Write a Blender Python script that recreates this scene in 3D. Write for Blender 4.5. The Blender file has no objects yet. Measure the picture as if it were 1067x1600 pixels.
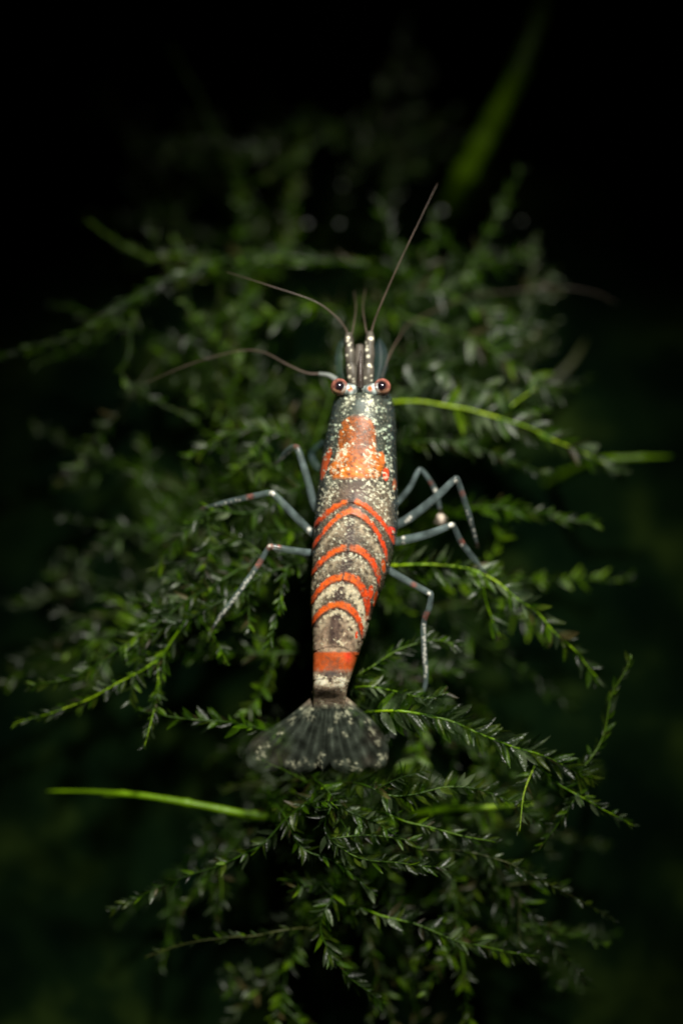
import bpy, math, random
import numpy as np
from mathutils import Vector, Matrix, kdtree, noise as mnoise

# ------------------------------------------------------------------ camera, world, light
scene = bpy.context.scene
COL = scene.collection
MM = 0.001
TILT = math.radians(12)
PXK = 0.36 / 1600.0                       # 36 mm tall sensor, 100 mm lens, picture 1600 px tall
FWD = Vector((0, math.sin(TILT), -math.cos(TILT)))
UPV = Vector((0, math.cos(TILT), math.sin(TILT)))
RGT = Vector((1, 0, 0))
AIM = Vector((0, 0, 5.0))                 # mm
CAM = AIM - FWD * 143.6                   # mm

cam = bpy.data.cameras.new('camera')
cam.sensor_fit = 'VERTICAL'; cam.sensor_height = 36; cam.sensor_width = 24; cam.lens = 100
cam.clip_start = 0.01; cam.clip_end = 5
cam_o = bpy.data.objects.new('camera', cam); COL.objects.link(cam_o)
cam_o.location = CAM * MM
cam_o.rotation_euler = (TILT, 0, 0)
cam.dof.use_dof = True
cam.dof.aperture_fstop = 13.0
cam.dof.aperture_blades = 0
scene.camera = cam_o


def W(px, py, z):
    """pixel of the 1067x1600 photograph + height (mm) of what it shows -> point in mm"""
    d = FWD + RGT * ((px - 533.5) * PXK) + UPV * ((800 - py) * PXK)
    return CAM + d * ((z - CAM.z) / d.z)


def PROJ(p):
    v = p - CAM
    k = v.dot(FWD)
    return 533.5 + v.x / k / PXK, 800 - v.dot(UPV) / k / PXK


cam.dof.focus_distance = ((W(535, 930, 5.4) - CAM).dot(FWD)) * MM

world = bpy.data.worlds.new('World'); scene.world = world; world.use_nodes = True
bg = world.node_tree.nodes['Background']
bg.inputs[0].default_value = (0.35, 0.4, 1.0, 1); bg.inputs[1].default_value = 0.0007

spot = bpy.data.lights.new('aquarium_lamp', 'SPOT')
spot.energy = 5.4; spot.spot_size = math.radians(12.6); spot.spot_blend = 1.0
spot.shadow_soft_size = 0.010; spot.color = (1.0, 0.97, 0.88)
spot_o = bpy.data.objects.new('aquarium_lamp', spot); COL.objects.link(spot_o)
LT = W(555, 850, 2) * MM
spot_o.location = LT + Vector((0.030, 0.115, 0.185))
spot_o.rotation_euler = (LT - spot_o.location).to_track_quat('-Z', 'Y').to_euler()
spot_o.scale = (1.0, 1.42, 1.0)

scene.view_settings.view_transform = 'Standard'
scene.view_settings.look = 'None'
scene.view_settings.exposure = 0.0
scene.view_settings.gamma = 1.0
scene.view_settings.use_curve_mapping = False

random.seed(7); rng = np.random.default_rng(11)
R = random.uniform


# ------------------------------------------------------------------ helpers
def empty(name, loc, label=None, cat=None, group=None):
    o = bpy.data.objects.new(name, None); COL.objects.link(o)
    o.empty_display_size = 0.001
    o.location = Vector(loc) * MM
    tag(o, label, cat, group)
    return o


def tag(o, label=None, cat=None, group=None, kind=None):
    if label: o['label'] = label
    if cat: o['category'] = cat
    if group: o['group'] = group
    if kind: o['kind'] = kind
    return o


def mesh_data(name, verts, faces, mat, smooth=True):
    me = bpy.data.meshes.new(name)
    me.from_pydata([tuple(c * MM for c in v) for v in verts], [], faces)
    me.materials.append(mat)
    if smooth:
        me.polygons.foreach_set('use_smooth', [True] * len(me.polygons))
    me.update()
    return me


def obj(name, me, parent=None, loc=None):
    o = bpy.data.objects.new(name, me); COL.objects.link(o)
    if parent: o.parent = parent
    if loc is not None: o.location = Vector(loc) * MM
    return o


def colour_attr(me, cols):
    a = me.color_attributes.new('pigment', 'FLOAT_COLOR', 'POINT')
    a.data.foreach_set('color', np.asarray(cols, dtype=np.float32).ravel())


def spline(pts, step=0.25):
    """Catmull-Rom through pts (mm), resampled"""
    P = [Vector(p) for p in pts]
    P = [P[0] * 2 - P[1]] + P + [P[-1] * 2 - P[-2]]
    out = []
    for i in range(1, len(P) - 2):
        a, b, c, d = P[i - 1:i + 3]
        n = max(2, int((c - b).length / step))
        for k in range(n):
            t = k / n
            out.append(0.5 * ((2 * b) + (c - a) * t + (2 * a - 5 * b + 4 * c - d) * t * t + (3 * b - a - 3 * c + d) * t ** 3))
    out.append(P[-2])
    return out


def frames(path):
    T = []
    n = len(path)
    for i in range(n):
        t = path[min(i + 1, n - 1)] - path[max(i - 1, 0)]
        T.append(t.normalized() if t.length > 1e-9 else Vector((0, 1, 0)))
    N = []
    ref = Vector((0, 0, 1))
    if abs(T[0].dot(ref)) > 0.95: ref = Vector((1, 0, 0))
    nrm = (ref - T[0] * ref.dot(T[0])).normalized()
    for t in T:
        nrm = nrm - t * nrm.dot(t)
        nrm.normalize()
        N.append(nrm.copy())
    return T, N


def tube(path, radii, sides=8, origin=Vector((0, 0, 0)), verts=None, faces=None):
    verts = [] if verts is None else verts
    faces = [] if faces is None else faces
    T, N = frames(path)
    base = len(verts)
    for p, t, nn, r in zip(path, T, N, radii):
        b = t.cross(nn)
        for k in range(sides):
            a = 2 * math.pi * k / sides
            verts.append(p - origin + (nn * math.cos(a) + b * math.sin(a)) * r)
    n = len(path)
    for i in range(n - 1):
        for k in range(sides):
            k2 = (k + 1) % sides
            faces.append((base + i * sides + k, base + i * sides + k2, base + (i + 1) * sides + k2, base + (i + 1) * sides + k))
    faces.append(tuple(base + k for k in reversed(range(sides))))
    faces.append(tuple(base + (n - 1) * sides + k for k in range(sides)))
    return verts, faces


def new_mat(name):
    m = bpy.data.materials.new(name); m.use_nodes = True
    nt = m.node_tree
    return m, nt, nt.nodes['Principled BSDF'], nt.nodes['Material Output']


def link(nt, a, b): nt.links.new(a, b)


def noise_node(nt, scale, detail=3.0):
    g = nt.nodes.new('ShaderNodeNewGeometry')
    n = nt.nodes.new('ShaderNodeTexNoise')
    n.inputs['Scale'].default_value = scale; n.inputs['Detail'].default_value = detail
    link(nt, g.outputs['Position'], n.inputs['Vector'])
    return n


def ramp_node(nt, fac, stops):
    r = nt.nodes.new('ShaderNodeValToRGB')
    e = r.color_ramp.elements
    e[0].position, e[0].color = stops[0][0], (*stops[0][1], 1)
    e[1].position, e[1].color = stops[-1][0], (*stops[-1][1], 1)
    for p, c in stops[1:-1]:
        el = e.new(p); el.color = (*c, 1)
    link(nt, fac, r.inputs[0])
    return r


def moss_mat(name, c_dark, c_mid, c_light, rough=0.3, trans=0.35, spec=0.5, clear=0.0, nsc=900.0):
    m, nt, b, out = new_mat(name)
    n = noise_node(nt, nsc, 2.0)
    oi = nt.nodes.new('ShaderNodeObjectInfo')
    ad = nt.nodes.new('ShaderNodeMath'); ad.operation = 'MULTIPLY_ADD'
    link(nt, oi.outputs['Random'], ad.inputs[0]); ad.inputs[1].default_value = 0.5
    sub = nt.nodes.new('ShaderNodeMath'); sub.operation = 'SUBTRACT'
    link(nt, n.outputs[0], sub.inputs[0]); sub.inputs[1].default_value = 0.25
    link(nt, sub.outputs[0], ad.inputs[2])
    r = ramp_node(nt, ad.outputs[0], [(0.22, c_dark), (0.60, c_mid), (0.92, c_light)])
    link(nt, r.outputs[0], b.inputs['Base Color'])
    b.inputs['Roughness'].default_value = rough
    b.inputs['Specular IOR Level'].default_value = spec
    # fine cell relief
    n2 = noise_node(nt, 7000.0, 2.0)
    bp = nt.nodes.new('ShaderNodeBump'); bp.inputs['Strength'].default_value = 0.5; bp.inputs['Distance'].default_value = 0.00006
    link(nt, n2.outputs[0], bp.inputs['Height']); link(nt, bp.outputs[0], b.inputs['Normal'])
    tr = nt.nodes.new('ShaderNodeBsdfTranslucent')
    link(nt, r.outputs[0], tr.inputs[0])
    mx = nt.nodes.new('ShaderNodeMixShader'); mx.inputs[0].default_value = trans
    link(nt, b.outputs[0], mx.inputs[1]); link(nt, tr.outputs[0], mx.inputs[2])
    last = mx.outputs[0]
    if clear > 0:
        tp = nt.nodes.new('ShaderNodeBsdfTransparent'); tp.inputs[0].default_value = (0.75, 0.9, 0.7, 1)
        m2 = nt.nodes.new('ShaderNodeMixShader'); m2.inputs[0].default_value = clear
        link(nt, last, m2.inputs[1]); link(nt, tp.outputs[0], m2.inputs[2]); last = m2.outputs[0]
    link(nt, last, out.inputs['Surface'])
    return m


def flesh_mat(name, colour, rough=0.3, clear=0.3, attr=False, spec=0.5, mott=(0.7, 1.25), nscale=1500, sss=0.0):
    """pigmented, more or less see-through shell; attr: colour (and opacity in alpha) from the 'pigment' attribute"""
    m, nt, b, out = new_mat(name)
    n = noise_node(nt, nscale, 3.0)
    r = ramp_node(nt, n.outputs[0], [(0.3, (mott[0],) * 3), (0.7, (mott[1],) * 3)])
    mul = nt.nodes.new('ShaderNodeMix'); mul.data_type = 'RGBA'; mul.blend_type = 'MULTIPLY'; mul.inputs[0].default_value = 1
    if attr:
        at = nt.nodes.new('ShaderNodeAttribute'); at.attribute_name = 'pigment'
        link(nt, at.outputs['Color'], mul.inputs[6])
    else:
        mul.inputs[6].default_value = (*colour, 1)
    link(nt, r.outputs[0], mul.inputs[7])
    link(nt, mul.outputs[2], b.inputs['Base Color'])
    b.inputs['Roughness'].default_value = rough
    b.inputs['Specular IOR Level'].default_value = spec
    if sss:
        b.inputs['Subsurface Weight'].default_value = sss; b.inputs['Subsurface Radius'].default_value = (1.0, 0.55, 0.3); b.inputs['Subsurface Scale'].default_value = 0.00025
    n2 = noise_node(nt, 4000.0, 2.0)
    bp = nt.nodes.new('ShaderNodeBump'); bp.inputs['Strength'].default_value = 0.25; bp.inputs['Distance'].default_value = 0.00005
    link(nt, n2.outputs[0], bp.inputs['Height']); link(nt, bp.outputs[0], b.inputs['Normal'])
    tp = nt.nodes.new('ShaderNodeBsdfTransparent')
    mx = nt.nodes.new('ShaderNodeMixShader')
    link(nt, tp.outputs[0], mx.inputs[1]); link(nt, b.outputs[0], mx.inputs[2])
    if attr:
        link(nt, at.outputs['Alpha'], mx.inputs[0])
    else:
        mx.inputs[0].default_value = 1 - clear
    link(nt, mx.outputs[0], out.inputs['Surface'])
    return m


M_LEAF = [
    moss_mat('moss_leaf_green', (0.004, 0.011, 0.001), (0.021, 0.041, 0.002), (0.12, 0.18, 0.014), 0.34, 0.5, 0.4, 0.42),
    moss_mat('moss_leaf_bright', (0.014, 0.040, 0.001), (0.058, 0.135, 0.002), (0.19, 0.33, 0.008), 0.36, 0.5, 0.35, 0.3),
    moss_mat('moss_leaf_pale', (0.012, 0.022, 0.008), (0.06, 0.09, 0.038), (0.28, 0.36, 0.19), 0.28, 0.45, 0.6, 0.5),
    moss_mat('moss_leaf_old', (0.012, 0.010, 0.004), (0.05, 0.042, 0.014), (0.14, 0.11, 0.04), 0.4, 0.4, 0.35, 0.35),
]
M_STEM = [
    moss_mat('moss_stem_green', (0.010, 0.026, 0.002), (0.028, 0.07, 0.003), (0.11, 0.20, 0.012), 0.4, 0.35, 0.3, nsc=380),
    moss_mat('moss_stem_yellow', (0.05, 0.11, 0.001), (0.19, 0.36, 0.003), (0.62, 0.80, 0.035), 0.36, 0.4, 0.3, nsc=300),
    moss_mat('moss_stem_dull', (0.014, 0.017, 0.005), (0.035, 0.042, 0.010), (0.09, 0.10, 0.03), 0.4, 0.35, 0.3, nsc=380),
]

# ------------------------------------------------------------------ the bed below (setting)


def surf(py):
    """height (mm) of the moss surface by place along the picture's height"""
    return np.interp(py, [-200, 250, 420, 620, 1150, 1400, 1700], [-14, -12.0, -5.5, -0.5, 0.0, -1.0, -3.0])


def bed():
    m, nt, b, out = new_mat('soil_with_murk')
    n = noise_node(nt, 170, 4)
    r = ramp_node(nt, n.outputs[0], [(0.38, (0.0008, 0.0028, 0.0012)), (0.54, (0.0022, 0.0058, 0.0018)), (0.74, (0.013, 0.023, 0.004))])  # green of deep moss and murky haze put into the soil colour
    link(nt, r.outputs[0], b.inputs['Base Color']); b.inputs['Roughness'].default_value = 0.9
    b.inputs['Specular IOR Level'].default_value = 0.0
    V, F = [], []
    nx, ny = 120, 120
    for j in range(ny):
        for i in range(nx):
            u, v = i / (nx - 1) * 2 - 1, j / (ny - 1) * 2 - 1
            x, y = 35 * u + 115 * u ** 3, 45 * v + 105 * v ** 3
            px, py = PROJ(Vector((x, y, -8)))
            h = float(surf(py)) - 10.0 - 4.0 * min(1, (abs(x) / 26) ** 2)
            h += 0.9 * mnoise.noise(Vector((x * 0.22, y * 0.22, 0))) + 0.35 * mnoise.noise(Vector((x * 0.9, y * 0.9, 3)))
            V.append((x, y, h))
    for j in range(ny - 1):
        for i in range(nx - 1):
            a = j * nx + i
            F.append((a, a + 1, a + nx + 1, a + nx))
    o = obj('ground', mesh_data('ground', V, F, m))
    tag(o, 'dark aquarium soil below the moss, tinted green as murky haze', 'ground', kind='structure')


bed()


def ground_z(x, y):
    px, py = PROJ(Vector((x, y, -8)))
    return float(surf(py)) - 10.0 - 4.0 * min(1, (abs(x) / 26) ** 2)


# ------------------------------------------------------------------ moss
def leaf_shape(kind):
    """one lance-shaped leaf, unit length along +Y, folded on its midrib; kind varies the bend"""
    rr = random.Random(kind * 13 + 1)
    wmax = [0.10, 0.125, 0.085, 0.11, 0.14][kind % 5]
    bend = [0.18, -0.12, 0.30, 0.05, 0.2][kind % 5]
    side = [0.05, -0.06, 0.02, 0.1, -0.1][kind % 5]
    V, F = [], []
    ts = [0.0, 0.14, 0.32, 0.52, 0.72, 0.88, 1.0]
    for t in ts:
        w = wmax * (math.sin(math.pi * min(1, t ** 0.75 * 0.96 + 0.04))) ** 0.85 + 0.006
        z = bend * t * t
        x = side * t * t
        tw = 0.35 * t * (rr.random() - 0.3)
        V += [(x - w, t, z + w * 0.45 - tw * w), (x, t, z - 0.01), (x + w, t, z + w * 0.45 + tw * w)]
    for i in range(len(ts) - 1):
        a = i * 3
        F += [(a, a + 1, a + 4, a + 3), (a + 1, a + 2, a + 5, a + 4)]
    return V, F


LEAF_SHAPES = [leaf_shape(k) for k in range(5)]
LEAF_MESH = {}
for mi, m in enumerate(M_LEAF):
    for k, (V, F) in enumerate(LEAF_SHAPES):
        me = mesh_data('leaf', [tuple(c * 1000 for c in v) for v in V], F, m)   # unit leaf, scaled per copy
        LEAF_MESH[mi, k] = me


def leaf_places(path, spacing, length, alpha, spread, start=0.0, wide=1.25):
    """matrices (mm) of the leaves along a stem: two loose ranks, more upright towards the tip"""
    T, N = frames(path)
    out = []
    acc, side = 0.0, 1
    total = sum((path[i + 1] - path[i]).length for i in range(len(path) - 1))
    run = 0.0
    for i in range(len(path) - 1):
        seg = (path[i + 1] - path[i]).length
        acc += seg; run += seg
        if run / total < start: acc = 0; continue
        while acc > spacing:
            acc -= spacing
            side = -side
            t = T[i]
            up = Vector((0, 0, 1)); up = up - t * up.dot(t)
            if up.length < 0.2: up = N[i]
            up.normalize()
            lat = t.cross(up)
            phi = random.gauss(0, spread)
            if random.random() < 0.10: continue
            phi -= 0.30
            lat2 = lat * math.cos(phi) * side + up * math.sin(phi)
            f = run / total
            a = alpha * (1.0 - 0.45 * f ** 3) * R(0.75, 1.25)
            d = (t * math.cos(a) + lat2 * math.sin(a)).normalized()
            nrm = (t * -math.sin(a) + lat2 * math.cos(a))
            nn = -d.cross(nrm).normalized() * side
            roll = random.gauss(0, 0.5)
            nn = (nn * math.cos(roll) + d.cross(nn) * math.sin(roll)).normalized()
            x = d.cross(nn)
            L = length * random.choice((R(0.45, 0.8), R(0.75, 1.2), R(0.75, 1.25))) * (0.55 + 0.45 * math.sin(math.pi * min(0.97, 0.18 + 0.75 * f)))
            p = path[i]
            mtx = Matrix(((x.x, d.x, nn.x, 0), (x.y, d.y, nn.y, 0), (x.z, d.z, nn.z, 0), (0, 0, 0, 1))) @ Matrix.Diagonal((L * wide * R(0.8, 1.2), L, L, 1))
            out.append((p.copy(), mtx))
    return out


def frond(pts, label, radius=0.14, spacing=0.30, length=1.15, alpha=1.0, spread=0.5, stem=0, leaves=(0.7, 0.2, 0.1),
          singles=True, name='moss_frond', root=True, side_twigs=0, group=None, start=0.0, loc=None, wide=1.25):
    """pts: (px, py, z) along the frond from its base to its tip"""
    P = [W(p[0], p[1], p[2] + float(np.interp(p[1], [350, 540, 1250, 1500], [0.3, 1.9, 1.7, 0.8]))) for p in pts] if loc is None else [Vector(p) for p in pts]
    if loc is None:
        radius *= 0.58; spacing *= 0.38; length *= 0.80
    if root:
        b = P[0]
        back = (P[0] - P[1]).normalized()
        gz = ground_z(b.x, b.y) - 0.4
        P = [Vector((b.x + back.x * 3.2, b.y + back.y * 3.2, gz)), Vector((b.x + back.x * 2.4, b.y + back.y * 2.4, b.z * 0.45 + gz * 0.55))] + P
    path = spline(P, 0.22)
    # small natural waver
    ph = R(0, 50)
    for i, p in enumerate(path):
        path[i] = p + Vector((mnoise.noise((i * 0.12, ph, 0)), mnoise.noise((i * 0.12, ph, 9)), 0.6 * mnoise.noise((i * 0.12, ph, 18)))) * 0.16
    o0 = P[0]
    t = empty(name, o0, label, 'moss', group)
    n = len(path)
    rad = [radius * (1.0 - 0.72 * (i / n) ** 1.6) * (1 + 0.12 * math.sin(i * 2.1)) for i in range(n)]
    V, F = tube(path, rad, 7, o0)
    obj('stem', mesh_data('stem', V, F, M_STEM[stem]), t)
    lps = leaf_places(path, spacing, length, alpha, spread, max(start, 0.12 if root else 0), wide)
    for k in range(side_twigs):                    # short side twigs
        i = int(n * R(0.3, 0.85))
        tg = (path[min(i + 2, n - 1)] - path[i - 1]).normalized()
        sd = tg.cross(Vector((0, 0, 1))).normalized() * random.choice((-1, 1))
        d = (tg * R(0.3, 0.9) + sd + Vector((0, 0, R(-0.4, 0.3)))).normalized()
        L = R(2.0, 4.5)
        sp = spline([path[i], path[i] + d * L * 0.5 + tg * 0.15, path[i] + d * L + tg * L * 0.25], 0.2)
        V, F = tube(sp, [radius * 0.55 * (1 - 0.6 * j / len(sp)) for j in range(len(sp))], 6, o0)
        obj('twig', mesh_data('twig', V, F, M_STEM[stem]), t)
        lps += leaf_places(sp, spacing, length * 0.85, alpha, spread, 0.0, wide)
    def pick():
        if random.random() < 0.05: return 3
        u = random.random() * sum(leaves)
        return 0 if u < leaves[0] else (1 if u < leaves[0] + leaves[1] else 2)
    rest = lps
    if singles:
        if len(lps) > 290:
            random.shuffle(lps)
        for p, mtx in lps[:290]:
            l = bpy.data.objects.new('leaf', LEAF_MESH[pick(), random.randrange(5)])
            COL.objects.link(l); l.parent = t
            m4 = Matrix.Translation((p - o0) * MM) @ mtx @ Matrix.Scale(MM, 4)
            l.matrix_local = m4
        rest = lps[290:]
    if rest:
        picks = [pick() for _ in rest]
        for mi in range(4):
            V, F = [], []
            for (p, mtx), pk in zip(rest, picks):
                if pk != mi: continue
                LV, LF = LEAF_SHAPES[random.randrange(5)]
                b0 = len(V)
                V += [mtx @ Vector(v) + p - o0 for v in LV]
                F += [tuple(b0 + q for q in f) for f in LF]
            if V:
                tag(obj('leaves', mesh_data('leaves', V, F, M_LEAF[mi]), t), kind='stuff')
    return t


# fronds one can follow in the photograph, base first (px, py, height in mm)
frond([(600, 425, -4.5), (450, 402, -3.6), (330, 412, -2.8), (230, 455, -2.6), (120, 520, -3.0), (0, 556, -3.6)],
      'long thin moss stem arching past the tip of the shorter upper feeler', 0.24, 0.17, 1.25, 0.42, 0.9, 0, (0.3, 0.6, 0.15))
frond([(285, 400, -5.5), (232, 402, -5.2), (190, 380, -5.0), (135, 343, -4.6)],
      'short blurred yellow green moss tip above the long arching moss stem', 0.22, 0.34, 0.8, 0.7, 0.8, 1, (0.2, 0.8, 0))
frond([(216, 470, -3.6), (202, 545, -3.4), (190, 585, -3.4), (240, 625, -3.6), (310, 655, -3.8)],
      'moss stem hanging from the arching stem and bending past the left feeler tip', 0.16, 0.34, 0.9, 0.8, 0.8, 0, (0.5, 0.4, 0.1))
frond([(600, 488, -5.0), (700, 515, -4.6), (790, 560, -4.2), (870, 615, -4.4)],
      'blurred leafy moss frond above the frond beside the right eye', 0.15, 0.24, 1.9, 1.0, 0.6, 1, (0.3, 0.25, 0.5), side_twigs=1, wide=1.4)
frond([(612, 628, -2.2), (720, 637, -1.8), (820, 667, -2.0), (900, 702, -2.4), (965, 735, -3.0)],
      'bright stemmed moss frond running outward from beside the right eye', 0.16, 0.26, 1.9, 1.05, 0.7, 1, (0.35, 0.1, 0.6), side_twigs=1, wide=1.4)
frond([(600, 884, -0.6), (720, 887, -0.2), (775, 908, -0.2), (840, 960, -0.5), (895, 1018, -0.9), (935, 1062, -1.4)],
      'bright yellow stemmed moss frond curving away below the right legs', 0.17, 0.22, 1.6, 1.05, 0.8, 1, (0.4, 0.15, 0.5), side_twigs=1, wide=1.35)
frond([(735, 795, -3.2), (820, 800, -2.8), (930, 818, -2.8)],
      'bushy vivid green moss tip beyond the bent right legs', 0.18, 0.2, 1.3, 0.8, 0.8, 0, (0.3, 0.7, 0))
frond([(592, 1112, 0.3), (690, 1124, 0.6), (760, 1150, 0.5), (840, 1178, 0.2), (925, 1215, -0.4)],
      'feathery moss frond with large pale leaves beside the tail fan', 0.17, 0.13, 1.75, 1.05, 0.75, 1, (0.4, 0.1, 0.6))
frond([(895, 1225, -1.6), (940, 1150, -1.0), (958, 1085, -0.6), (988, 1025, -0.4)],
      'slim upright moss sprig standing apart at the dark edge', 0.12, 0.26, 1.1, 0.8, 0.8, 0, (0.6, 0.3, 0.15), side_twigs=1)
frond([(590, 1268, -1.0), (640, 1284, -0.6), (720, 1304, -0.5), (775, 1316, -0.7)],
      'short moss frond with glowing yellow stem below the feathery frond', 0.16, 0.24, 1.1, 1.0, 0.8, 1, (0.6, 0.2, 0.25))
frond([(452, 880, -0.6), (440, 930, 0.2), (428, 985, 0.5), (418, 1012, 0.3)],
      'small vivid green moss tip beside the left edge of the abdomen', 0.13, 0.2, 1.0, 0.75, 0.8, 0, (0.2, 0.8, 0.1))
frond([(470, 858, -1.2), (390, 885, -0.6), (300, 935, -0.3), (210, 1000, -0.6), (120, 1055, -1.0), (45, 1072, -1.6)],
      'long leafy moss frond spreading out under the rear left leg', 0.16, 0.22, 1.3, 1.05, 0.8, 0, (0.6, 0.2, 0.25), side_twigs=4)
frond([(300, 960, -1.2), (255, 1020, -0.8), (180, 1072, -0.9), (100, 1110, -1.3), (20, 1130, -1.8)],
      'moss frond with yellow stem under the long left frond', 0.14, 0.26, 1.0, 0.9, 0.8, 1, (0.5, 0.25, 0.3), side_twigs=2)
frond([(415, 1142, -0.8), (340, 1128, -0.5), (255, 1118, -0.6), (215, 1110, -0.8)],
      'leafy moss frond touching the left lobe of the tail fan', 0.14, 0.22, 1.25, 0.95, 0.8, 0, (0.55, 0.4, 0.1))
frond([(262, 1010, -1.2), (250, 1070, -0.6), (238, 1125, -0.5), (228, 1150, -0.6)],
      'short green moss sprig hanging beside the dark gap left of the tail', 0.12, 0.22, 1.0, 0.8, 0.8, 0, (0.4, 0.5, 0.1))
frond([(560, 1420, -2.4), (640, 1442, -1.8), (720, 1470, -1.7), (835, 1492, -2.2)],
      'moss frond with thin yellow stem low under the glowing frond', 0.14, 0.24, 1.35, 1.05, 0.8, 1, (0.6, 0.1, 0.35))
frond([(470, 1452, -3.0), (400, 1462, -2.6), (320, 1470, -2.8), (225, 1495, -3.4)],
      'dim thin moss twig reaching into the dark below the glowing bare stem', 0.12, 0.32, 0.8, 0.8, 0.9, 2, (0.7, 0.1, 0.1))
frond([(490, 1245, -1.0), (430, 1300, -0.8), (360, 1345, -1.0), (270, 1378, -1.6), (170, 1425, -2.5)],
      'leafy moss frond crossing under the glowing bare stem', 0.14, 0.24, 1.1, 0.95, 0.9, 0, (0.55, 0.25, 0.25), side_twigs=2)
frond([(440, 1270, -1.2), (470, 1320, -0.7), (530, 1352, -0.7), (590, 1400, -1.2)],
      'green moss frond in the thick tangle directly below the tail fan', 0.13, 0.22, 1.1, 0.95, 0.9, 0, (0.5, 0.3, 0.25), side_twigs=2)
frond([(820, 1180, -1.2), (870, 1222, -0.8), (935, 1262, -0.8), (990, 1290, -1.6)],
      'moss frond tip just under the end of the feathery frond', 0.12, 0.24, 1.1, 0.95, 0.9, 1, (0.5, 0.1, 0.4), side_twigs=1)
frond([(905, 1240, -1.5), (862, 1300, -1.0), (838, 1330, -1.2)],
      'small hanging moss sprig under the end of the feathery frond', 0.11, 0.22, 1.0, 0.9, 0.9, 0, (0.5, 0.3, 0.3))
frond([(560, 1225, -0.6), (620, 1245, 0.0), (700, 1230, 0.1), (780, 1245, -0.3), (850, 1290, -1.0)],
      'moss frond running between the feathery frond and the short glowing one', 0.13, 0.2, 1.35, 1.1, 0.9, 0, (0.6, 0.1, 0.35), side_twigs=2)
frond([(640, 1330, -1.6), (720, 1330, -1.2), (800, 1350, -1.3), (880, 1395, -2.0), (960, 1440, -3.0)],
      'dim moss frond with pale specks fading into the dark', 0.11, 0.26, 0.9, 0.9, 0.9, 2, (0.6, 0.0, 0.4))
frond([(520, 1250, -0.4), (510, 1300, 0.0), (560, 1340, 0.0), (640, 1350, -0.2), (700, 1355, -0.8)],
      'curled leafy moss frond below the tail fan', 0.12, 0.18, 1.3, 1.1, 0.9, 0, (0.6, 0.1, 0.35), side_twigs=1)
frond([(560, 1060, -0.4), (600, 1030, 0.0), (660, 1000, 0.0), (720, 1010, -0.4)],
      'leafy moss sprig beneath the straight hind right leg', 0.12, 0.2, 1.2, 1.0, 0.9, 0, (0.6, 0.2, 0.2))
frond([(555, 1075, -0.2), (600, 1075, 0.3), (660, 1092, 0.7), (700, 1080, 0.6)],
      'small moss sprig under the foot of the straight hind right leg', 0.11, 0.2, 1.3, 1.0, 0.8, 1, (0.5, 0.2, 0.4))
frond([(470, 690, -2.0), (420, 670, -1.6), (350, 680, -1.6), (290, 720, -2.2)],
      'leafy moss frond behind the raised front left leg', 0.16, 0.22, 1.25, 1.0, 0.8, 0, (0.6, 0.2, 0.25), side_twigs=2)
frond([(470, 760, -1.2), (400, 800, -0.6), (330, 800, 0.2), (270, 850, -0.6), (240, 900, -1.2)],
      'moss frond under the foot of the middle left leg', 0.15, 0.22, 1.25, 1.05, 0.8, 0, (0.6, 0.15, 0.3), side_twigs=2)
frond([(500, 480, -5.0), (430, 495, -4.6), (360, 490, -4.6), (290, 530, -5.0)],
      'blurred green moss frond between the two left feelers', 0.16, 0.24, 1.6, 1.0, 0.8, 1, (0.3, 0.5, 0.2), wide=1.4)
frond([(250, 560, -6.0), (190, 640, -5.5), (140, 700, -5.2), (95, 760, -5.4)],
      'blurred pale leaved moss frond drooping toward the left dark edge', 0.16, 0.3, 1.3, 1.0, 0.8, 2, (0.5, 0.1, 0.5))
frond([(480, 180, -11.0), (400, 235, -9.5), (300, 215, -9.0), (215, 235, -9.5)],
      'strongly blurred moss frond far behind the feelers', 0.2, 0.3, 1.4, 1.0, 0.8, 0, (0.5, 0.2, 0.4), side_twigs=2)
frond([(390, 290, -9.5), (430, 270, -9.0), (490, 225, -9.0), (555, 185, -9.5)],
      'blurred yellowish moss stem slanting up far behind the feelers', 0.22, 0.3, 0.9, 0.6, 0.8, 0, (0.5, 0.5, 0))
frond([(345, 240, -10.0), (320, 170, -9.0), (290, 110, -8.8), (262, 60, -9.5)],
      'blurred green moss tip pointing up in the dark far behind', 0.2, 0.3, 1.0, 0.6, 0.8, 0, (0.4, 0.6, 0))
frond([(640, 395, -5.5), (680, 405, -5.0), (740, 440, -5.2), (800, 500, -5.6)],
      'blurred green moss frond crossed by the long straight feeler', 0.18, 0.26, 1.2, 1.0, 0.9, 0, (0.5, 0.4, 0.2), side_twigs=1)

frond([(620, 470, -4.6), (680, 455, -4.0), (740, 480, -3.8), (800, 520, -4.2)],
      'pale leaved blurred moss frond right of the base of the long straight feeler', 0.16, 0.24, 1.8, 1.1, 0.9, 0, (0.3, 0.1, 0.7), wide=1.4)
frond([(640, 570, -3.2), (700, 585, -2.8), (770, 610, -2.8), (850, 640, -3.2)],
      'pale leaved moss frond squeezed between the two fronds right of the eye', 0.14, 0.24, 1.7, 1.1, 0.9, 0, (0.35, 0.1, 0.6), wide=1.4)
frond([(640, 690, -2.6), (710, 690, -2.2), (790, 715, -2.4), (860, 745, -3.0)],
      'soft moss frond under the bright frond beside the right eye', 0.14, 0.24, 1.25, 1.1, 0.9, 0, (0.6, 0.1, 0.35))
frond([(480, 880, -0.9), (400, 905, -0.2), (320, 955, 0.1), (250, 985, -0.2), (190, 1030, -0.8)],
      'dense leafy moss frond in front of the long left frond', 0.12, 0.2, 1.25, 1.1, 0.9, 0, (0.5, 0.2, 0.4), side_twigs=3)
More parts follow.
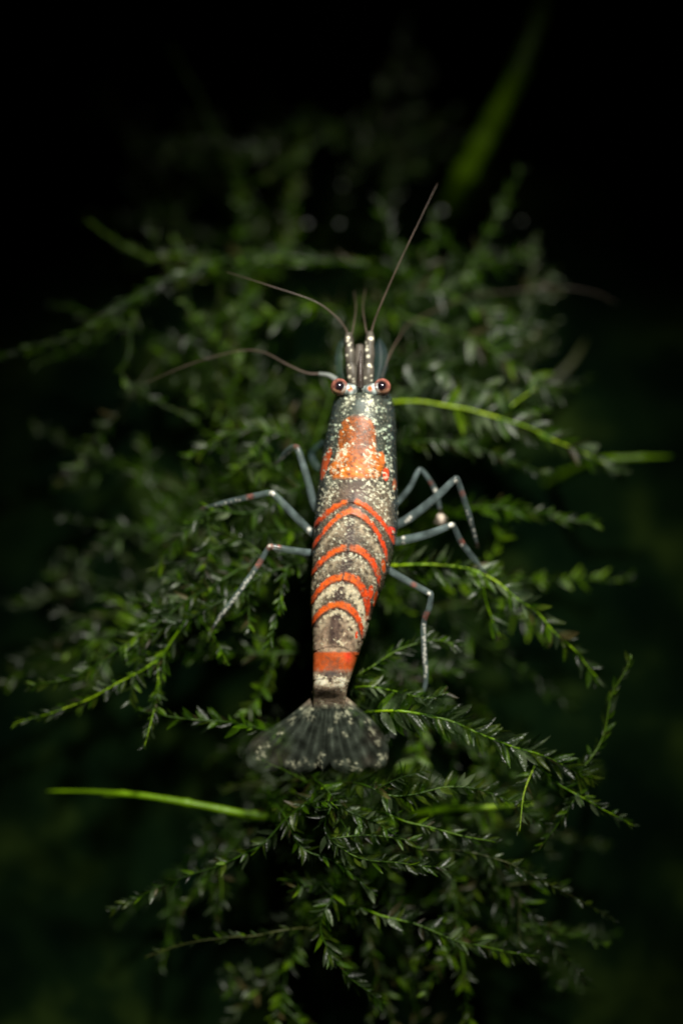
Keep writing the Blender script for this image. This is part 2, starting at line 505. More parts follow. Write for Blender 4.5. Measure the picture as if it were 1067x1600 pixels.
frond([(470, 830, -1.4), (390, 840, -0.9), (310, 870, -0.8), (240, 930, -1.2)],
      'dense leafy moss frond between the middle and rear left legs', 0.12, 0.2, 1.2, 1.1, 0.9, 0, (0.5, 0.2, 0.4), side_twigs=2)
frond([(500, 1225, -0.8), (540, 1262, -0.2), (600, 1295, -0.2), (660, 1330, -0.8)],
      'leafy moss frond spilling from under the right half of the tail fan', 0.12, 0.2, 1.25, 1.1, 0.9, 0, (0.5, 0.25, 0.3), side_twigs=2)
frond([(520, 1400, -2.0), (500, 1460, -1.6), (540, 1520, -1.8), (600, 1570, -2.4)],
      'dim moss frond trailing down below the whole tangle', 0.13, 0.22, 1.3, 1.0, 0.9, 0, (0.5, 0.35, 0.25), side_twigs=2)

# bare green runners of the plant
def runner(pts, label, radius, stem=1):
    P = [W(*p) for p in pts]
    b, e = P[0], P[-1]
    dv = (P[0] - P[1]).normalized()
    P = [Vector((b.x + dv.x * 3, b.y + dv.y * 3, ground_z(b.x, b.y) - 0.4))] + P
    path = spline(P, 0.3)
    n = len(path)
    rad = [radius * (1 - 0.2 * (i / n) - 0.62 * (i / n) ** 3) * (1 + 0.05 * math.sin(i * 0.9)) for i in range(n)]
    for k in range(9, n - 4, 11):                 # swollen nodes
        rad[k] *= 1.28
    rad[-1] *= 0.3; rad[-2] *= 0.75
    t = empty('plant_stem', P[0], label, 'plant stem')
    V, F = tube(path, rad, 12, P[0])
    obj('stalk', mesh_data('stalk', V, F, M_STEM[stem]), t)
    T, N = frames(path)
    for k in range(9, n - 4, 22):                 # bract at a node
        LV, LF = LEAF_SHAPES[k % 5]
        t3 = T[k]; x = N[k]; zz = x.cross(t3)
        mt = Matrix(((x.x, t3.x, zz.x, 0), (x.y, t3.y, zz.y, 0), (x.z, t3.z, zz.z, 0), (0, 0, 0, 1))) @ Matrix.Scale(1.1, 4)
        V = [mt @ Vector(v) + path[k] + zz * rad[k] * 0.8 - P[0] for v in LV]
        obj('bract', mesh_data('bract', V, LF, M_LEAF[1]), t)
    return t


runner([(440, 1282, -3.6), (380, 1272, -2.6), (310, 1258, -2.4), (220, 1243, -2.6), (140, 1237, -3.2), (72, 1236, -4.0)],
       'bare glowing green stem lying left of the tangle below the tail fan', 0.25)
runner([(640, 1275, -4.2), (690, 1266, -3.0), (760, 1262, -2.6), (835, 1256, -3.0)],
       'bare blurred green stem between the short yellow frond and the feathery frond', 0.26)
runner([(930, 722, -5.5), (980, 716, -4.6), (1030, 714, -4.8), (1052, 713, -5.2)],
       'bare blurred green stem at the end of the frond beside the right eye', 0.28)
runner([(715, 300, -15), (770, 190, -13), (810, 110, -12), (850, 0, -12), (865, -90, -13)],
       'thick strongly blurred olive stem slanting up in the dark background', 0.75)
runner([(790, 655, -10), (845, 612, -9.0), (890, 570, -9), (915, 530, -9.5)],
       'blurred olive stem slanting behind the leafy frond above the right eye', 0.36, 2)

# filler sprigs of the tangle: a few shapes, copied one by one
PROTO = []
def proto(k):
    L = R(8, 13)
    bend = R(-3, 3)
    pts = [(-2.0, 0, -10.5), (-1.2, 0, -5.0), (0, 0, -0.9), (L * 0.3, bend * 0.2, 0), (L * 0.65, bend * 0.6, -0.2), (L, bend, -1.0)]
    t = frond(pts, 'x', 0.085, 0.095, R(0.85, 1.15), R(0.85, 1.15), 0.9, [0, 0, 2, 0][k % 4], [(0.8, 0.15, 0.08), (0.45, 0.55, 0.03), (0.6, 0.1, 0.3), (0.7, 0.3, 0.05)][k % 4],
              singles=False, name='moss_sprig', root=False, side_twigs=4, start=0.3, loc=True)
    return t
for k in range(8): PROTO.append(proto(k))

HOLES = [(345, 1065, 125), (130, 880, 150), (170, 1330, 180), (780, 1000, 60), (960, 880, 90), (820, 1400, 70), (330, 1540, 190), (60, 650, 90), (500, 1190, 55), (990, 1020, 70), (470, 680, 30), (860, 460, 80)]
def place(t, px, py, z, az, sc, label, group):
    p = W(px, py, z)
    t['label'] = label; t['group'] = group; t['category'] = 'moss'
    t.rotation_euler = (R(-0.12, 0.12), R(-0.15, 0.15), az)
    t.scale = (sc, sc, sc)
    t.location = (p + Vector((-2.0 * math.cos(az) , -2.0 * math.sin(az), -10.5)) * sc) * MM
def copy_thing(src):
    c = src.copy(); COL.objects.link(c)
    for ch in src.children:
        d = ch.copy(); COL.objects.link(d); d.parent = c
    return c
MARKS = [((430, 445), 'beyond the shorter upper feeler'), ((640, 400), 'behind the long straight feeler'), ((850, 440), 'under the faint right feeler'), ((380, 560), 'under the left long feeler'),
         ((690, 610), 'beside the right eye'), ((420, 660), 'beside the left eye and cheek'), ((440, 745), 'around the raised front left leg'), ((350, 800), 'under the middle left leg'),
         ((390, 930), 'under the rear left leg'), ((720, 720), 'beyond the knees of the right legs'), ((780, 850), 'outside the feet of the middle right legs'), ((620, 960), 'between the abdomen and the hind right leg'),
         ((740, 1010), 'outside the hind right leg'), ((440, 1080), 'beside the narrow tail base'), ((250, 1080), 'beside the dark gap left of the tail'), ((330, 1200), 'above the bare glowing stem'),
         ((680, 1160), 'under the feathery pale leaved frond'), ((860, 1200), 'near the end of the feathery frond'), ((500, 1280), 'right under the tail fan rim'), ((700, 1290), 'around the short glowing frond'),
         ((350, 1370), 'below the bare glowing stem'), ((540, 1420), 'in the low tangle below the curled frond'), ((730, 1450), 'around the low thin yellow stem'), ((560, 1550), 'in the lowest dim tangle')]
LOOK = ['dark leafy', 'vivid green', 'pale leaved', 'soft green']
def sprig_label(k, px, py):
    d, w = min((math.hypot(px - m[0][0], py - m[0][1]), m[1]) for m in MARKS)
    return f'{LOOK[k % 4]} moss sprig {w}', f'moss sprigs {w}'
CLUMPS = [(590, 1290, 90), (590, 1290, 90), (330, 900, 70), (330, 900, 70), (730, 590, 85), (730, 590, 85), (440, 500, 75), (620, 1000, 80), (700, 870, 70), (580, 1380, 45), (330, 960, 40), (780, 1190, 60), (400, 700, 60), (320, 230, 70), (470, 1310, 40), (640, 720, 70)]
used = set()
cnt = 0
tries = 0
while cnt < 56 and tries < 5000:
    tries += 1
    cx0, cy0, sd = random.choice(CLUMPS)
    px, py = random.gauss(cx0, sd), random.gauss(cy0, sd)
    if not (60 < px < 1000 and 150 < py < 1620): continue
    if any(math.hypot(px - hx, py - hy) < hr for hx, hy, hr in HOLES): continue
    az = R(0, 2 * math.pi)
    # sprigs lean outward from the shrimp
    out = math.atan2(-(py - 900), px - 550)
    az = out + random.gauss(0, 0.9)
    z = float(surf(py)) - R(1.6, 6.5)
    k = random.randrange(8)
    t = PROTO[k] if k not in used else copy_thing(PROTO[k])
    used.add(k)
    lab, gr = sprig_label(k, px, py)
    place(t, px, py, z, az, R(0.75, 1.1), lab, gr)
    cnt += 1
for k in range(8):
    if k not in used:
        for ch in list(PROTO[k].children): bpy.data.objects.remove(ch)
        bpy.data.objects.remove(PROTO[k])

# ------------------------------------------------------------------ the shrimp
M_BODY = flesh_mat('shrimp_shell', (0, 0, 0), 0.46, attr=True, spec=0.28, mott=(0.75, 1.2), nscale=2200, sss=0.35)
M_FAN = flesh_mat('tail_fan_skin', (0, 0, 0), 0.35, attr=True, spec=0.4)
M_LEG = flesh_mat('leg_shell', (0, 0, 0), 0.28, attr=True, spec=0.6)
M_FEEL = flesh_mat('feeler_skin', (0.12, 0.085, 0.065), 0.4, 0.58)
M_SCALE = flesh_mat('clear_scale', (0.03, 0.055, 0.06), 0.45, 0.8, spec=0.3)
M_PED = flesh_mat('peduncle_shell', (0, 0, 0), 0.5, attr=True, spec=0.25)
M_EYE = flesh_mat('eye_dark', (0.012, 0.008, 0.012), 0.16, 0.0, spec=0.8)
M_CORNEA = flesh_mat('eye_cornea', (0.55, 0.19, 0.11), 0.12, 0.42, spec=0.7)
M_STALK = flesh_mat('eye_stalk_skin', (0, 0, 0), 0.3, attr=True)

SB = W(553, 850, 0.4)
shrimp = empty('shrimp', SB, 'small dark shrimp with orange bands and cream speckles walking on green moss', 'shrimp')

ROWS = [  # py, cx, half width (px), centre z, up, down (mm)
    (586, 563, 5, 5.5, 0.15, 0.30), (596, 563, 11, 5.3, 0.45, 0.7), (606, 565, 22, 5.0, 0.75, 1.0), (616, 567, 40, 4.8, 1.05, 1.3),
    (630, 567, 47, 4.85, 1.45, 1.55), (660, 566, 52.5, 4.7, 1.75, 1.8), (700, 562, 57, 4.6, 1.95, 2.0), (760, 559, 62, 4.5, 2.1, 2.1),
    (820, 556.5, 65, 4.35, 2.15, 2.15), (850, 552.5, 64, 4.3, 2.12, 2.1), (880, 549, 61, 4.25, 2.05, 2.05), (920, 541, 55.5, 4.15, 1.9, 1.95),
    (950, 535, 49.5, 4.05, 1.72, 1.8), (1000, 528.5, 40.5, 3.85, 1.42, 1.5), (1040, 521.5, 33, 3.65, 1.15, 1.2), (1075, 516, 27.5, 3.45, 0.95, 1.0),
    (1096, 514, 25.5, 3.1, 0.48, 0.6), (1108, 513, 24, 2.9, 0.26, 0.35), (1114, 513, 20, 2.8, 0.12, 0.2)]
RW = np.array(ROWS, float)


def rowv(py, c):
    # smooth (monotone-ish cubic) interpolation of the table
    xs, ys = RW[:, 0], RW[:, c]
    i = int(np.clip(np.searchsorted(xs, py) - 1, 0, len(xs) - 2))
    h = xs[i + 1] - xs[i]; t = (py - xs[i]) / h
    def sl(k):
        if k == 0 or k == len(xs) - 1: return (ys[min(k + 1, len(xs) - 1)] - ys[max(k - 1, 0)]) / (xs[min(k + 1, len(xs) - 1)] - xs[max(k - 1, 0)])
        a, b = (ys[k] - ys[k - 1]) / (xs[k] - xs[k - 1]), (ys[k + 1] - ys[k]) / (xs[k + 1] - xs[k])
        return 0.0 if a * b <= 0 else 2 * a * b / (a + b)
    m0, m1 = sl(i) * h, sl(i + 1) * h
    return (2 * t ** 3 - 3 * t * t + 1) * ys[i] + (t ** 3 - 2 * t * t + t) * m0 + (-2 * t ** 3 + 3 * t * t) * ys[i + 1] + (t ** 3 - t * t) * m1


def midx(py): return np.interp(py, [560, 650, 780, 850, 900, 930, 970, 1040, 1095, 1120], [563, 561, 549, 546, 538, 529, 524, 520, 515, 513])


# orange bands: apex y, left end y, right end y, half thickness, gap at the midline
BANDS = [(783, 822, 836, 4.2, 5), (799, 856, 868, 4.8, 0), (856, 896, 906, 5.2, 2), (901, 943, 953, 6.4, 1.5), (945, 975, 984, 5.0, 0)]


def band_y(b, x, py):
    """y of a band's centre line at pixel-plan x"""
    hw = np.interp(py, RW[:, 0], RW[:, 2]); cx = np.interp(py, RW[:, 0], RW[:, 1])
    m = midx(py)
    left = np.clip((m - x) / np.maximum(m - (cx - hw), 4), 0, 1.1)
    right = np.clip((x - m) / np.maximum((cx + hw) * 0.985 - m, 4), 0, 1.1)
    pw = 1.8 if b[0] < 840 else 2.0
    return b[0] + (b[1] - b[0]) * left ** pw + (b[2] - b[0]) * right ** pw


NR, NC = 440, 208
pys = np.linspace(586, 1114, NR)
phis = np.linspace(0, 2 * np.pi, NC, endpoint=False)
X = np.zeros((NR, NC)); Y = np.zeros((NR, NC)); Z = np.zeros((NR, NC))
for i, py in enumerate(pys):
    cx, hw, zc, up, dn = (rowv(py, c) for c in range(1, 6))
    c = W(cx, py, zc)
    k = (c - CAM).dot(FWD) * PXK          # mm per pixel here
    s, co = np.sin(phis), np.cos(phis)
    e = 2 / 2.25
    xx = np.sign(s) * np.abs(s) ** e; zz = np.sign(co) * np.abs(co) ** e
    X[i] = c.x + hw * k * xx
    Z[i] = c.z + np.where(zz > 0, up, dn) * zz
    Y[i] = c.y
# pixel-plan coordinates of each vertex (where the pigment is charted)
def proj_arr(X, Y, Z):
    vx, vy, vz = X - CAM.x, Y - CAM.y, Z - CAM.z
    k = vy * FWD.y + vz * FWD.z
    return 533.5 + vx / k / PXK, 800 - (vy * UPV.y + vz * UPV.z) / k / PXK
QX, QY = proj_arr(X, Y, Z)
# overlapping tergites: each plate swells toward its rear edge and steps down onto the next
edges = [(b[0] + 6, b[1] + 6, b[2] + 6) for b in BANDS[1:]] + [(1010, 1020, 1022), (1060, 1064, 1066)]
edges = [(786, 826, 842)] + edges
swell = np.zeros_like(QX)
prev = None
cxs = np.array([rowv(p, 1) for p in pys])[:, None]; hws = np.array([rowv(p, 2) for p in pys])[:, None]; zcs = np.array([rowv(p, 3) for p in pys])[:, None]
EY = [band_y((e[0], e[1], e[2]), QX, QY) for e in edges]
for j in range(len(EY)):
    lo = EY[j - 1] if j else EY[0] - 60
    inside = (QY > lo) & (QY <= EY[j])
    f = np.clip((QY - lo) / np.maximum(EY[j] - lo, 1), 0, 1)
    swell = np.where(inside, f ** 1.5, swell)
cxm = np.array([W(rowv(p, 1), p, rowv(p, 3)).x for p in pys])[:, None]
amp = 0.018
fade = np.clip((QY - 740) / 40, 0, 1)
X = cxm + (X - cxm) * (1 + amp * swell * fade)
Z = zcs + (Z - zcs) * (1 + amp * 1.5 * swell * fade)
# faint uneven surface
for i in range(NR):
    for j in range(0, NC):
        n = mnoise.noise((X[i, j] * 0.9, Y[i, j] * 0.9, Z[i, j] * 0.9)) * 0.035
        Z[i, j] += n


def smooth(a, b, x):
    t = np.clip((x - a) / (b - a), 0, 1); return t * t * (3 - 2 * t)


def vnoise(x, y, s, seed=0):
    out = np.empty(x.shape)
    for idx, (a, b) in enumerate(zip(x.ravel(), y.ravel())):
        out.flat[idx] = mnoise.noise((a * s, b * s, seed * 7.3 + 0.5))
    return out


def blob(x, y, cx, cy, rx, ry, rot=0.0):
    dx, dy = x - cx, y - cy
    c, s = math.cos(rot), math.sin(rot)
    a, b = dx * c + dy * s, -dx * s + dy * c
    return np.exp(-((a / rx) ** 2 + (b / ry) ** 2))


def speckles(dens, n, size, seed, box):
    """random spots accepted by a density function; returns list of (x, y, r)"""
    g = np.random.default_rng(seed)
    xs = g.uniform(box[0], box[2], n); ys = g.uniform(box[1], box[3], n)
    d = dens(xs, ys)
    keep = g.uniform(0, 1, n) < d
    return np.stack([xs[keep], ys[keep], g.uniform(size[0], size[1], keep.sum())], 1)


def spot_mask(qx, qy, spots, soft=0.8):
    if len(spots) == 0: return np.zeros(qx.shape)
    kd = kdtree.KDTree(len(spots))
    for i, s in enumerate(spots): kd.insert((s[0], s[1], 0), i)
    kd.balance()
    out = np.zeros(qx.size)
    fx, fy = qx.ravel(), qy.ravel()
    for i in range(fx.size):
        m = 0.0
        for co, idx, d in kd.find_n((fx[i], fy[i], 0), 2):
            m = max(m, min(1, max(0, (spots[idx][2] + soft - d) / (2 * soft))))
        out[i] = m
    return out.reshape(qx.shape)


def mix(c, col, m):
    m = m[..., None] if np.ndim(m) == 2 or np.ndim(m) == 1 else m
    return c * (1 - m) + np.array(col) * m


def body_pigment(x, y):
    n1, n2, n3 = vnoise(x, y, 0.05, 1), vnoise(x, y, 0.16, 2), vnoise(x, y, 0.45, 3)
    edge = n2 * 2.2 + n3 * 1.2
    mid = midx(y)
    u = x - mid
    c = np.ones(x.shape + (3,)) * np.array((0.048, 0.056, 0.042))
    # abdomen is browner
    c = mix(c, (0.165, 0.122, 0.078), smooth(742, 790, y) * 0.9)
    c = mix(c, (0.30, 0.215, 0.145), smooth(955, 985, y) * 0.85)
    c = c * np.clip(1 + 0.6 * n1 + 0.75 * n2 + 0.4 * n3, 0.25, 3)[..., None]
    c = mix(c, (0.055, 0.085, 0.072), np.clip(n1 * 2 - 0.1, 0, 1) * (1 - smooth(760, 800, y)) * 0.6)
    c = mix(c, (0.14, 0.085, 0.065), blob(x, y, 556, 768, 28, 22) * 0.8)
    c = mix(c, (0.045, 0.060, 0.060), np.clip((np.abs(x - np.interp(y, RW[:, 0], RW[:, 1])) / np.interp(y, RW[:, 0], RW[:, 2]) - 0.72) / 0.25, 0, 1) * (1 - smooth(830, 900, y)))
    # dark zone behind each band
    for b in BANDS[1:]:
        d = y - band_y(b, x, y)
        c = mix(c, (0.045, 0.034, 0.024), smooth(-26, -14, d) * (1 - smooth(-9, -4, d)) * np.clip(0.8 + n2, 0, 1) * 0.75)
    for b in BANDS[1:]:                      # cream shoulders behind each band, dusky line right behind it
        d = y - band_y(b, x, y)
        hwq = np.interp(y, RW[:, 0], RW[:, 2])
        sh = smooth(0.15, 0.5, np.abs(u) / hwq) * (1 - smooth(0.85, 1.0, np.abs(u) / hwq))
        c = mix(c, (0.50, 0.42, 0.28), smooth(10, 17, d) * (1 - smooth(22, 36, d)) * np.clip(0.55 + n2 * 1.4, 0, 1) * (0.35 + 0.6 * sh) * (0.9 if b[0] > 890 else 0.65))
        c = mix(c, (0.05, 0.042, 0.034), smooth(4, 6, d) * (1 - smooth(8, 12, d)) * 0.6)
    # dark midline stripe
    w = np.interp(y, [745, 800, 900, 1000, 1100], [4, 7, 9, 10, 7])
    c = mix(c, (0.050, 0.030, 0.026), (1 - smooth(0.5, 1.3, np.abs(u + n2 * 3) / w)) * smooth(750, 790, y) * (1 - smooth(1000, 1015, y)) * 0.9)
    c = mix(c, (0.38, 0.28, 0.19), smooth(1072, 1082, y) * np.clip(0.8 + n2, 0, 1) * 0.8)  # tail end lightened in the colour to offset shade on its slope
    # lengthwise pinkish streaks of the tail
    c = mix(c, (0.26, 0.17, 0.12), np.clip(np.sin(u * 0.42 + 1.0) * 0.5 + n3 * 0.5, 0, 1) * smooth(955, 985, y) * (1 - smooth(1008, 1016, y)) * 0.5)

    # saddle patch on the carapace
    org = np.array((0.44, 0.105, 0.009))
    top = 650 + 0.0 * x
    dome_w = np.interp(y, [645, 652, 660, 675, 700, 715, 730, 748], [2, 15, 23, 28, 29, 33, 43, 36])
    dx = np.abs(x - np.interp(y, [645, 700, 748], [559, 558, 556]))
    dome = (1 - smooth(-3, 3, dx - dome_w + edge * 1.3)) * smooth(646, 654, y + edge) * (1 - smooth(743, 751, y + edge))
    darker = np.clip(0.55 + n3 * 1.1 + n2 * 0.8 - 0.5 * smooth(0.7, 1.0, dx / dome_w), 0, 1) * (1 - 0.75 * smooth(690, 716, y))
    oc = mix(np.ones(x.shape + (3,)) * org, (0.10, 0.036, 0.010), np.clip(darker * 1.15, 0, 1) * 0.92)
    oc = mix(oc, (0.66, 0.19, 0.016), smooth(705, 735, y) * 0.55 * np.clip(0.7 + n2, 0, 1))
    oc = oc * np.clip(1 + 0.5 * n3 + 0.7 * n2 + 0.3 * n1, 0.3, 2)[..., None]
    c = c * (1 - dome[..., None]) + oc * dome[..., None]
    red = np.array((0.66, 0.055, 0.014))
    st = blob(x, y, 506, 733, 5.5, 20, 0.22) + blob(x, y, 513, 712, 5, 14, 0.3)
    c = mix(c, (0.55, 0.085, 0.016), np.clip(smooth(0.35, 0.75, st + edge * 0.13), 0, 1) * 0.85)
    st = blob(x, y, 603, 741, 5.5, 12) ; c = mix(c, red, smooth(0.35, 0.6, st + edge * 0.04))
    st = blob(x, y, 597, 716, 6, 14, -0.25); c = mix(c, (0.62, 0.14, 0.015), smooth(0.35, 0.8, st + edge * 0.12) * 0.8)
    st = blob(x, y, 616, 757, 4, 12); c = mix(c, (0.5, 0.10, 0.02), smooth(0.4, 0.65, st + edge * 0.05) * 0.7)
    # bands
    for k, b in enumerate(BANDS):
        d = np.abs(y - band_y(b, x, y) + n2 * 1.4)
        hwp = np.interp(y, RW[:, 0], RW[:, 2])
        thick = b[3] * (0.85 + 0.35 * np.clip(np.abs(u) / hwp, 0, 1)) + n2 * 1.3 + 0.6
        m = (1 - smooth(-3.0, 2.4, d - thick)) * np.clip(0.95 + 0.45 * n2, 0, 1)
        if b[4]: m = m * smooth(b[4] * 0.5, b[4] * 1.8, np.abs(u + 1 + n2 * 2))
        if k == 2: m = m * (0.55 + 0.45 * smooth(4, 16, np.abs(u)))
        fade_end = np.interp(y, RW[:, 0], RW[:, 1]) + np.interp(y, RW[:, 0], RW[:, 2]) * (0.97 if k == 0 else 0.86)
        m = m * (1 - smooth(-3, 4, x - fade_end))
        sidefac = np.clip(np.abs(u) / 50, 0, 1)
        bc = mix(np.ones(x.shape + (3,)) * np.array((0.62, 0.125, 0.013)), (0.60, 0.052, 0.011), sidefac * 0.9 + 0.1 * (u > 0))
        bc = bc * (1 + 0.4 * n3 + 0.3 * n2)[..., None]
        m = np.clip(m, 0, 1)
        c = c * (1 - m[..., None]) + bc * m[..., None]
    for (px, py, rx, ry, rot, col) in [(611, 829, 7, 7, 0, (0.75, 0.05, 0.03)), (599, 884, 4, 13, -0.1, (0.62, 0.10, 0.02)), (590, 893, 4, 8, 0, (0.35, 0.08, 0.02)),
                                       (579, 925, 5, 12, 0.1, (0.7, 0.07, 0.015)), (586, 936, 3.5, 15, 0.2, (0.66, 0.09, 0.015)), (571, 965, 3, 9, 0.2, (0.45, 0.1, 0.03)), (557, 992, 2.6, 7, 0.1, (0.65, 0.06, 0.015))]:
        c = mix(c, col, smooth(0.35, 0.62, blob(x, y, px, py, rx, ry, rot) + edge * 0.05))
    # broad band near the tail
    bm = smooth(1017, 1021, y + edge * 0.8) * (1 - smooth(1043, 1053, y + edge * 1.2))
    bc = mix(np.ones(x.shape + (3,)) * np.array((0.60, 0.10, 0.014)), (0.16, 0.05, 0.022), np.clip(blob(x, y, 519, 1042, 15, 14) + n2 * 0.9 + n3 * 0.4, 0, 1) * 0.85)
    bc = mix(bc, (0.8, 0.05, 0.012), blob(x, y, 544, 1025, 6, 9)) * (1 + 0.35 * n2)[..., None]
    c = c * (1 - bm[..., None] * 0.93) + bc * bm[..., None] * 0.93
    dk = smooth(1044, 1052, y) * (1 - smooth(1062, 1072, y)) * blob(x, y, 519, 1052, 16, 12)
    c = mix(c, (0.03, 0.028, 0.035), dk * 0.8)

    # cream speckles
    cream = (0.66, 0.64, 0.47)
    def dens(x, y):
        m = midx(y); u = x - m
        d = 0.02 + 0 * x
        d += 0.8 * blob(x, y, 531, 718, 9, 17, 0.3) + 0.8 * blob(x, y, 578, 720, 8, 19, -0.15) + 0.15 * blob(x, y, 542, 702, 8, 5)
        d += 0.65 * blob(x, y, 518, 765, 9, 30, 0.35) + 0.6 * blob(x, y, 590, 768, 16, 28, -0.1) + 0.35 * blob(x, y, 512, 745, 6, 14)
        d += 0.75 * blob(x, y, 543, 630, 8, 14, 0.4) + 0.8 * blob(x, y, 580, 632, 9, 17, -0.3) + 0.4 * blob(x, y, 527, 665, 4, 22, 0.2) + 0.4 * blob(x, y, 589, 668, 6, 22, -0.3)
        d += 0.5 * blob(x, y, 610, 725, 6, 18) + 0.35 * blob(x, y, 506, 708, 4, 12) + 0.25 * blob(x, y, 606, 690, 6, 26)
        d += 0.35 * blob(x, y, 610, 755, 5, 30) + 0.25 * blob(x, y, 497, 790, 5, 18)
        d += 0.5 * blob(x, y, 551, 607, 5, 14) + 0.4 * blob(x, y, 575, 606, 4, 10)
        # rows just behind the bands
        for b, off, st, wd in ((BANDS[1], 14, 0.7, 34), (BANDS[2], 13, 1.0, 40), (BANDS[4], 12, 1.0, 26)):
            dd = y - band_y(b, x, y) - off
            d += st * np.exp(-(dd / 4.0) ** 2) * np.exp(-(u / wd) ** 2)
        dd = y - band_y(BANDS[3], x, y) - 18
        d += 0.9 * np.exp(-(dd / 9.0) ** 2) * (1 - 0.7 * np.exp(-(u / 9) ** 2) * (dd > -2))
        d += 0.05 * smooth(790, 800, y) * (1 - smooth(940, 960, y)) * (np.abs(u) > 8)
        for b in BANDS: d = d * smooth(b[3] * 0.8, b[3] * 1.5, np.abs(y - band_y(b, x, y)))
        d = d * (1 - smooth(1015, 1019, y) * (1 - smooth(1048, 1053, y)))
        d += 0.6 * blob(x, y, 505, 1006, 9, 4, -0.3) + 0.6 * blob(x, y, 529, 1003, 9, 4, 0.3)
        d += 1.0 * blob(x, y, 501, 1064, 12, 9) + 1.0 * blob(x, y, 532, 1066, 12, 9) + 0.3 * blob(x, y, 517, 1074, 10, 5)
        d += 0.2 * blob(x, y, 500, 1095, 8, 10)
        return np.clip(d, 0, 1)
    sp = speckles(dens, 11500, (0.4, 2.0), 5, (480, 580, 630, 1114))
    wx, wy = x + n3 * 2.6 + 1.2 * n2, y + vnoise(x, y, 0.4, 12) * 2.6
    m = spot_mask(wx, wy, sp, 0.8) * (0.6 + 0.4 * np.clip(0.5 + n3, 0, 1))
    green = np.clip(1 - smooth(690, 760, y), 0, 1) * np.clip(np.abs(u) / 60, 0, 1)
    cc = mix(np.ones(x.shape + (3,)) * np.array(cream), (0.42, 0.56, 0.42), green)
    cc = mix(cc, (0.70, 0.62, 0.42), smooth(880, 930, y))
    m = np.clip(m, 0, 1)[..., None]
    c = c * (1 - m) + cc * m
    # cream wash under the dense zones
    wash = np.clip((dens(x, y) - 0.3) * 1.6, 0, 1) * np.clip(0.65 + n2 * 1.2, 0, 1)
    c = mix(c, (0.62, 0.54, 0.36), wash * (0.18 + 0.55 * smooth(880, 920, y)))
    c = mix(c, (0.80, 0.76, 0.58), np.clip((dens(x, y) - 0.35) * 2, 0, 1) * np.clip(0.75 + n2 * 1.5, 0, 1) * smooth(1052, 1056, y) * (1 - smooth(1078, 1084, y)) * 0.85)
    # fine pale grain on the abdomen, and dark pinpricks
    fine = speckles(lambda x, y: 0.65 * smooth(770, 800, y) * (1 - smooth(930, 960, y)) + 0.2 * smooth(620, 650, y) * (1 - smooth(770, 800, y)), 9000, (0.3, 0.9), 8, (482, 590, 626, 1000))
    bandsafe = 1.0
    mm = spot_mask(x, y, fine, 0.7) * 0.5
    isband = np.clip((c[..., 0] - 0.35) / 0.2, 0, 1)
    c = mix(c, (0.40, 0.37, 0.28), mm * (1 - isband))
    pin = speckles(lambda x, y: 0.5 * smooth(640, 660, y) * (1 - smooth(900, 960, y)), 5200, (0.4, 1.1), 9, (482, 600, 626, 1000))
    c = mix(c, (0.018, 0.017, 0.014), spot_mask(x, y, pin, 0.7) * 0.75 * (1 - isband * 0.8))
    return np.clip(c, 0.004, 0.95)


colr = body_pigment(QX, QY)
# opacity: flanks of the shell are clearer
rel = np.abs(QX - np.interp(QY, RW[:, 0], RW[:, 1])) / np.interp(QY, RW[:, 0], RW[:, 2])
alpha = np.clip(1.0 - 0.5 * smooth(0.72, 1.0, rel) - 0.0 * QY, 0, 1)
lum = colr.max(-1)
alpha = np.clip(alpha + smooth(0.2, 0.4, lum), 0, 1) * (1 - smooth(1096, 1110, QY + 2 * np.sin(QX * 0.5)))
V = [Vector((X[i, j], Y[i, j], Z[i, j])) - SB for i in range(NR) for j in range(NC)]
F = []
for i in range(NR - 1):
    for j in range(NC):
        j2 = (j + 1) % NC
        F.append((i * NC + j, i * NC + j2, (i + 1) * NC + j2, (i + 1) * NC + j))
F.append(tuple(range(NC))); F.append(tuple((NR - 1) * NC + j for j in reversed(range(NC))))
me = mesh_data('body', V, F, M_BODY)
colour_attr(me, np.concatenate([colr, alpha[..., None]], -1).reshape(-1, 4))
body = obj('body', me, shrimp)
# gut and muscle seen through the clear flanks
IN = []
for py in np.linspace(625, 1070, 60):
    cx, hw, zc, up, dn = (rowv(py, c) for c in range(1, 6))
    IN.append((W(cx, py, zc - 0.1), hw * 0.0309 * 0.72, up * 0.8, dn * 0.72))
V, F = [], []
for c, a, u_, d_ in IN:
    for k in range(24):
        t = 2 * math.pi * k / 24
        z = math.cos(t)
        V.append(c + Vector((a * math.sin(t), 0, (u_ if z > 0 else d_) * z)) - SB)
for i in range(len(IN) - 1):
    for k in range(24):
        k2 = (k + 1) % 24
        F.append((i * 24 + k, i * 24 + k2, (i + 1) * 24 + k2, (i + 1) * 24 + k))
F.append(tuple(range(24))); F.append(tuple((len(IN) - 1) * 24 + k for k in reversed(range(24))))
M_MUSCLE = flesh_mat('muscle', (0.085, 0.075, 0.06), 0.5, 0.0)
obj('muscle', mesh_data('muscle', V, F, M_MUSCLE), body)

